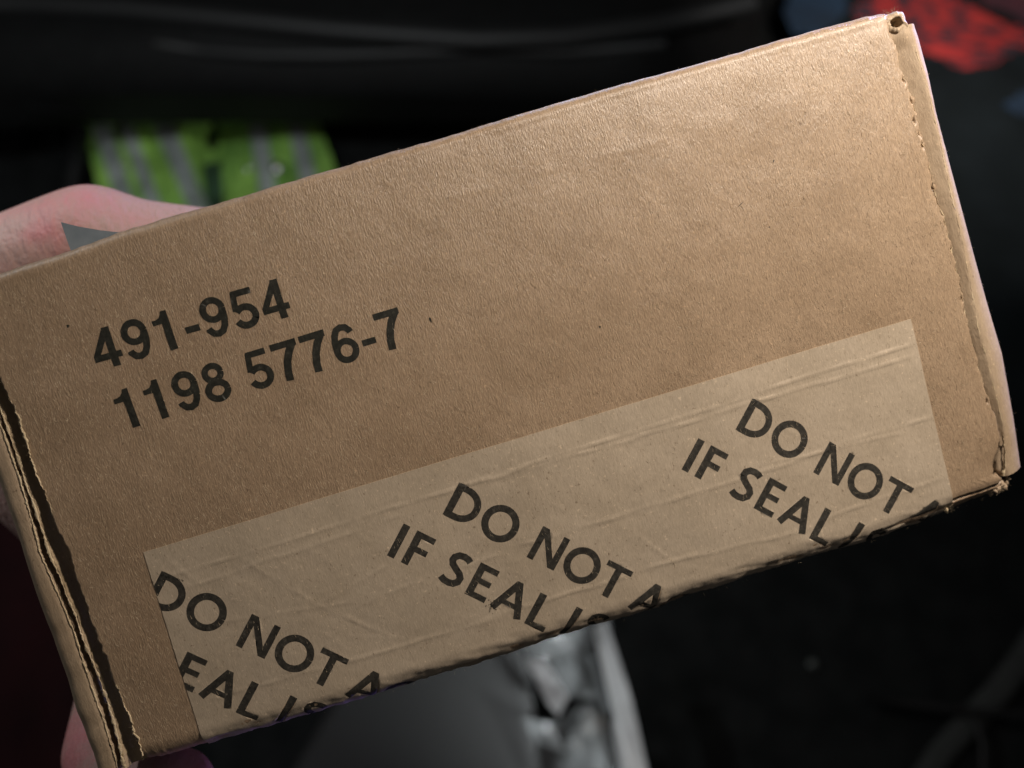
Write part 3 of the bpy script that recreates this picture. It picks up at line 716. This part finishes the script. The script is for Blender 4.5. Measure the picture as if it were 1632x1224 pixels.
M_SEAT = simple("black_vinyl", (0.006, 0.0062, 0.0062), 0.62, 420, 0.0006, (0.008, 0.0082, 0.0082), 40, Specular_IOR_Level=0.12)
def tube(name, pts, r_, mat, parent, seg=12):
    V = []; F = []; P = [np.array(p, float) for p in pts]; n = len(P)
    for i in range(n):
        d = P[min(i + 1, n - 1)] - P[max(i - 1, 0)]; d /= np.linalg.norm(d)
        a = np.cross(d, (0, 0, 1.0)); a = a / np.linalg.norm(a); b = np.cross(d, a)
        for k in range(seg):
            t = 2 * math.pi * k / seg; V.append(P[i] + (a * math.cos(t) + b * math.sin(t)) * r_)
    for i in range(n - 1):
        for k in range(seg): F.append((i * seg + k, i * seg + (k + 1) % seg, (i + 1) * seg + (k + 1) % seg, (i + 1) * seg + k))
    F.append(list(range(seg))); F.append([(n - 1) * seg + k for k in range(seg)][::-1])
    return mesh(name, V, F, mat, parent)
def inv_parent(o, parent):
    o.matrix_parent_inverse = parent.matrix_world.inverted()
def seat():
    # bulging front of a bench seat: profile through picture rows, running across to the right
    prof = [(150, .180), (206, .100), (186, .125), (150, .165), (100, .195), (60, .215), (20, .225), (-60, .235), (-200, .24)]
    xs = np.linspace(-520, 1210, 110); V = []
    for x in xs:
        for k, (py, Z) in enumerate(prof):
            e = max(0.0, (x - 1000) / 210); tilt = (x + 520) * 0.012
            yy = py + tilt * 0.15 - (k > 2) * e * e * 60
            if x < 135: yy += (135 - x) * 0.20 * (k == 1)
            p = at(x, yy, Z - 0.05 * e * e); p[2] += 0.004 * float(vn(x / 160, k * .7, 410))
            V.append(p)
    root = empty("car_seat"); tag(root, "black vinyl car seat overhanging the hi-vis vest", "car seat")
    o = mesh("cushion", V, grid_faces(len(xs), len(prof)), M_SEAT, root)
    m = o.modifiers.new("sub", 'SUBSURF'); m.levels = m.render_levels = 1
    for pts, Z, r_ in (([(-300, 5), (60, 8), (200, 15), (300, 25), (420, 37), (540, 49), (640, 56), (760, 64), (900, 60), (1050, 40), (1200, 5)], .228, .011),
                       ([(250, 70), (330, 82), (420, 88), (540, 88), (620, 85), (760, 80), (900, 84), (1060, 70)], .206, .007)):
        tube("seat_ridge", [at(a, b, Z) for a, b in pts], r_, M_SHEEN_RIDGE, root)  # lighter tubes added to stand in for the seat's soft grey highlights
    # dark trim at the left end
    pts = [(-60, 150), (0, 158), (60, 172), (135, 180)]
    tube("seat_ridge", [at(a, b, .16) for a, b in pts], .004, M_SEAT, root)
    side = [at(128, 205, .09), at(122, 250, .05), at(112, 300, .03), at(100, 350, .02)]
    tube("trim", side, .012, M_SEAT, root)
M_SHEEN_RIDGE = simple("sheen_ridge", (0.0095, 0.010, 0.010), 0.6, 300, 0.0004)
seat()

def draped(name, corners, nx, ny, Zf, mat, parent=None):
    """cloth patch given by picture corners tl,tr,br,bl laid at height Zf(u,v)"""
    c = [np.array(q, float) for q in corners]; V = []
    for j in range(ny):
        for i in range(nx):
            u = i / (nx - 1); v = j / (ny - 1)
            p = (c[0] * (1 - u) + c[1] * u) * (1 - v) + (c[3] * (1 - u) + c[2] * u) * v
            V.append(at(p[0], p[1], float(Zf(p[0], p[1]))))
    return mesh(name, V, grid_faces(ny, nx), mat, parent)
M_GREEN = simple("hi_vis_fabric", (0.15, 0.32, 0.055), 0.75, 700, 0.0008, (0.34, 0.62, 0.11), 12)
M_REFL = simple("reflective_tape", (0.22, 0.25, 0.235), 0.5, 900, 0.0006, (0.42, 0.46, 0.44), 22, Metallic=0.0)
M_FOLD_SHADE = simple("fold_shade_green", (0.025, 0.065, 0.028), 0.85, 500, 0.0008)
def vest():
    root = empty("hi_vis_vest"); tag(root, "folded green hi-vis vest with grey reflective bands under the seat", "vest")
    def Z(px, py):
        z = 0.030 + 0.010 * math.sin((px - 0.35 * py) / 28.0) + 0.008 * float(vn(px / 35, py / 60, 420)) + .004 * float(vn(px / 12, py / 25, 421))
        z -= 0.035 * math.exp(-((px - 335 - (py - 225) * .12) / 30.0) ** 2)
        z += 0.005 * math.sin((px * .45 + py) / 16.0) * math.exp(-((px - 345) / 50.0) ** 2)
        return z
    draped("vest_cloth", ((132, 196), (508, 196), (590, 420), (185, 420)), 110, 60, Z, M_GREEN, root)
    for (xa_, xb_, wd) in ((150, 192, 29), (192, 240, 23), (248, 306, 33), (400, 412, 27), (462, 486, 27)):
        draped("reflective_band", ((xa_ - 4, 200), (xa_ - 4 + wd, 200), (xb_ + 14 + wd, 380), (xb_ + 14, 380)), 8, 50, lambda a, b: Z(a, b) + .0016, M_REFL, root)
    for (a, b, c_, d) in (((322, 262), (352, 255), (362, 380), (332, 380)),):
        draped("fold_shade", (a, b, c_, d), 10, 40, lambda x, y: Z(x, y) + .0010, M_FOLD_SHADE, root)  # shade in the fold, painted as a dark green strip
    M_CHROME = simple("snap_metal", (0.9, 0.9, 0.85), 0.16, Metallic=1.0)
    for (px, py, r_) in ((442, 268, .0100), (396, 268, .0045), (198, 264, .0040)):
        p = at(px, py, Z(px, py) + r_)
        bm = bmesh.new(); bmesh.ops.create_uvsphere(bm, u_segments=20, v_segments=12, radius=r_)
        for v in bm.verts: v.co.z *= 0.7
        me = bpy.data.meshes.new("snap_button"); bm.to_mesh(me); bm.free(); me.materials.append(M_CHROME)
        me.polygons.foreach_set("use_smooth", [True] * len(me.polygons))
        o = bpy.data.objects.new("snap_button", me); COL.objects.link(o); o.location = p; o.parent = root
vest()

# dark blue blanket on the right with a red print
t_ = NT("blanket"); 
cb = t_.ramp(t_.noise(14, 4, 0.6), [(0.35, (0.007, 0.010, 0.011)), (0.6, (0.010, 0.014, 0.016)), (0.75, (0.012, 0.017, 0.021))])
M_BLANK = t_.out(cb, 0.9, t_.bump(t_.noise(260, 3), 0.002), Specular_IOR_Level=0.15)
M_BLUE = simple("blue_print", (0.014, 0.040, 0.080), 0.85, 260, 0.002, (0.010, 0.022, 0.042), 26)
t_ = NT("red_print"); hol = t_.noise(38, 3, 0.6, vec=(1, 1.9, 1), rot=(0, 0, .5), dist=.6)
M_RED = t_.out(t_.ramp(hol, [(0.44, (0.020, 0.020, 0.030)), (0.475, (0.14, 0.018, 0.022)), (0.52, (0.38, 0.018, 0.020)), (0.7, (0.55, 0.045, 0.035))]), 0.85, t_.bump(t_.noise(260, 3), 0.002))
M_RED2 = simple("dull_red_print", (0.10, 0.020, 0.030), 0.9, 260, 0.002, (0.045, 0.016, 0.026), 60)
def blanket():
    root = empty("dark_blanket"); tag(root, "dark blue blanket with a red and blue print beside the box corner", "blanket")
    def Z(px, py): return 0.05 + 0.020 * float(vn(px / 180, py / 160, 430)) + 0.006 * float(vn(px / 60, py / 50, 431))
    draped("blanket_cloth", ((1215, -160), (2300, -160), (2300, 900), (1712, 850)), 90, 120, Z, M_BLANK, root)
    def patch(name, poly, mat, lift, seed):
        P = np.array(poly, float); n = len(P); out = []
        for i in range(n):
            for t in np.linspace(0, 1, 7)[:-1]:
                q = P[i] * (1 - t) + P[(i + 1) % n] * t
                out.append(q + 4 * np.array([float(vn(q[0] / 12, q[1] / 12, seed)), float(vn(q[0] / 12, q[1] / 12, seed + 1))]))
        x0, y0 = P.min(0); x1, y1 = P.max(0)
        pts = [(a, b) for a in np.arange(x0, x1, 9.0) for b in np.arange(y0, y1, 9.0)]
        Vv, Ff, ins = cdt([[tuple(q) for q in out]], pts)
        return mesh(name, [at(a, b, Z(a, b) + lift) for a, b in Vv], [f for f, i in zip(Ff, ins) if i], mat, root)
    patch("red_motif", [(1352, 12), (1395, -6), (1420, -22), (1500, -20), (1540, 5), (1580, 26), (1640, 52), (1700, 60), (1700, 42), (1660, 60), (1634, 76), (1590, 98), (1550, 113), (1522, 108), (1488, 90), (1462, 82), (1440, 62), (1400, 40), (1365, 30)], M_RED, .003, 440)
    patch("red_motif", [(1560, -30), (1720, -30), (1720, 52), (1640, 40), (1600, 18), (1568, 6)], M_RED2, .003, 442)
    patch("blue_motif", [(1262, -20), (1350, -20), (1352, 12), (1330, 42), (1300, 60), (1262, 52), (1250, 20)], M_BLUE, .003, 444)
    patch("blue_motif", [(1598, 168), (1625, 146), (1700, 130), (1700, 190), (1640, 188), (1615, 180)], M_BLUE, .003, 446)
blanket()

# grey hard case below the box
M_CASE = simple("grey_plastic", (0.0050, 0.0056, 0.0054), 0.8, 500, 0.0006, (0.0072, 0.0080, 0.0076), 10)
def case():
    root = empty("grey_case"); tag(root, "plain dark grey hard case below the box, beside the clear plastic", "case")
    Zt = 0.20
    c = [at(350, 1020, Zt), at(838, 985, Zt), at(872, 1330, Zt), at(365, 1390, Zt)]
    c[0] = at(590, 1000, Zt)
    bm = bmesh.new(); tv = [bm.verts.new(p) for p in c]; bv = [bm.verts.new((p[0], p[1], 0.0)) for p in c]
    bm.faces.new(tv); bm.faces.new(bv[::-1])
    for i in range(4): bm.faces.new((tv[i], bv[i], bv[(i + 1) % 4], tv[(i + 1) % 4]))
    bmesh.ops.recalc_face_normals(bm, faces=bm.faces)
    bmesh.ops.bevel(bm, geom=list(bm.edges), offset=0.012, segments=5, affect='EDGES', profile=0.5)
    me = bpy.data.meshes.new("case_body"); bm.to_mesh(me); bm.free(); me.materials.append(M_CASE)
    me.polygons.foreach_set("use_smooth", [True] * len(me.polygons))
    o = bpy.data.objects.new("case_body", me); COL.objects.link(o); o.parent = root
    hg = [at(500, 1170, Zt + .001), at(640, 1160, Zt + .001), at(780, 1150, Zt + .001)]
case()

# crumpled clear plastic sleeve
t_ = NT("clear_film")
M_FILM = t_.out((0.17, 0.18, 0.18), 0.20, t_.bump(t_.noise(60, 3, 0.6), 0.003), Specular_IOR_Level=0.8, Alpha=0.30)
t_ = NT("film_glint")
M_FILM_GLINT = t_.out((0.92, 0.95, 0.95), 0.25, t_.bump(t_.noise(60, 3, 0.6), 0.003), Alpha=0.9)  # highlight streaks painted as whiter, nearly opaque film
def plastic():
    root = empty("plastic_sleeve"); tag(root, "crumpled clear plastic sleeve with bright creases hanging below the box", "plastic wrap")
    # facets given as picture polygons with a height for every corner
    pl = lambda pts: [tuple(at(a, b, Z)) for a, b, Z in pts]
    facets = [
        [(800, 960, .24), (965, 925, .25), (975, 1010, .24), (930, 1050, .215), (850, 1052, .225)],
        [(838, 1050, .225), (872, 1058, .245), (905, 1112, .235), (890, 1142, .222), (872, 1120, .20)],
        [(872, 1058, .240), (945, 1045, .20), (975, 1150, .20), (950, 1112, .225), (905, 1112, .235)],
        [(830, 1145, .22), (880, 1152, .205), (950, 1112, .235), (925, 1170, .225), (900, 1200, .205), (850, 1180, .20)],
        [(850, 1165, .215), (905, 1190, .235), (935, 1260, .22), (850, 1280, .20)],
        [(900, 1182, .205), (950, 1120, .205), (1010, 1260, .20), (935, 1260, .19)],
        [(945, 1000, .215), (963, 985, .240), (1000, 1090, .245), (1035, 1240, .24), (1005, 1250, .225), (980, 1150, .215)],
        [(975, 1150, .20), (985, 1140, .222), (1015, 1250, .222), (992, 1255, .20)],
    ]
    for k, f in enumerate(facets):
        P = [np.array(p) for p in pl(f)]; bm = bmesh.new(); fc = bm.faces.new([bm.verts.new(p) for p in P])
        bmesh.ops.triangulate(bm, faces=[fc]); bmesh.ops.subdivide_edges(bm, edges=list(bm.edges), cuts=5, use_grid_fill=True)
        for v in bm.verts:
            v.co.z += 0.004 * float(vn(v.co.x / .02, v.co.y / .03, 450 + k)) + .0015 * float(vn(v.co.x / .006, v.co.y / .01, 460 + k))
        me = bpy.data.meshes.new("film_fold"); bm.to_mesh(me); bm.free(); me.materials.append(M_FILM_GLINT if k in (1, 6, 7) else M_FILM)
        me.polygons.foreach_set("use_smooth", [True] * len(me.polygons))
        o = bpy.data.objects.new("film_fold", me); COL.objects.link(o); o.parent = root
plastic()

# grey webbing strap at the lower right, crossed by thin black cords
M_STRAP = simple("grey_webbing", (0.034, 0.037, 0.035), 0.85, 500, 0.001, (0.024, 0.026, 0.025), 60)
def band(name, ctr, wid, mat, Z0, seed, thick=.002):
    V = []; C = [np.array(c, float) for c in ctr]; n = 60
    P = []
    for i in range(n):
        t = i / (n - 1) * (len(C) - 1); k = min(int(t), len(C) - 2); P.append(C[k] + (C[k + 1] - C[k]) * (t - k))
    for i, p in enumerate(P):
        d = P[min(i + 1, n - 1)] - P[max(i - 1, 0)]; d = d / np.linalg.norm(d); nn = np.array([-d[1], d[0]])
        for j in range(7):
            s = (j / 6 - .5) * 2; q = p + nn * s * wid * (1 + .08 * float(vn(i / 5, 0, seed)))
            V.append(at(q[0], q[1], Z0 + .004 * (1 - s * s) + .004 * float(vn(i / 9, 0, seed + 1))))
    o = mesh(name, V, grid_faces(n, 7), mat); m = o.modifiers.new("t", 'SOLIDIFY'); m.thickness = thick
    return o
tag(band("webbing_strap", [(1760, 900), (1700, 950), (1640, 1040), (1585, 1108), (1545, 1150), (1500, 1200), (1460, 1262), (1430, 1320)], 24, M_STRAP, .02, 470), "dull grey webbing strap lying slanted over the dark floor", "strap")
M_CORD = simple("black_rubber", (0.004, 0.004, 0.004), 0.6)
o = tube("thin_cord", [at(a, b, .045) for a, b in [(1380, 1110), (1450, 1122), (1500, 1127), (1560, 1134), (1640, 1140), (1750, 1140)]], .0035, M_CORD, None); tag(o, "thin black cord lying nearly level across the grey strap", "cord")
o = tube("thin_cord", [at(a, b, .042) for a, b in [(1520, 1122), (1545, 1138), (1560, 1158), (1566, 1190), (1566, 1240), (1570, 1300)]], .0030, M_CORD, None); tag(o, "short black cord bending downward over the grey strap", "cord")
M_STUD = simple("stud_metal", (0.16, 0.17, 0.16), 0.5, Metallic=1.0)
bm = bmesh.new(); bmesh.ops.create_uvsphere(bm, u_segments=20, v_segments=12, radius=.0036)
bmesh.ops.create_cone(bm, cap_ends=True, segments=20, radius1=.0055, radius2=.005, depth=.002, matrix=Matrix.Translation((0, 0, -.0022)))
me = bpy.data.meshes.new("metal_stud"); bm.to_mesh(me); bm.free(); me.materials.append(M_STUD)
me.polygons.foreach_set("use_smooth", [True] * len(me.polygons))
o = bpy.data.objects.new("metal_stud", me); COL.objects.link(o); o.location = at(1297, 1057, .012); tag(o, "small round metal stud glinting on the black floor", "stud")

# dark red cloth at the lower left, behind the hand
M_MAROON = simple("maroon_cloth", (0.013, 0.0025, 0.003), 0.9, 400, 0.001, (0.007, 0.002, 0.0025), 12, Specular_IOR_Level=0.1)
tag(draped("red_cloth", ((-260, 560), (150, 620), (240, 1330), (-300, 1330)), 40, 60, lambda a, b: .10 + .02 * float(vn(a / 90, b / 120, 480)) + .0001 * (b - 560), M_MAROON), "dark red cloth in shadow past the box's lower left edge", "cloth")
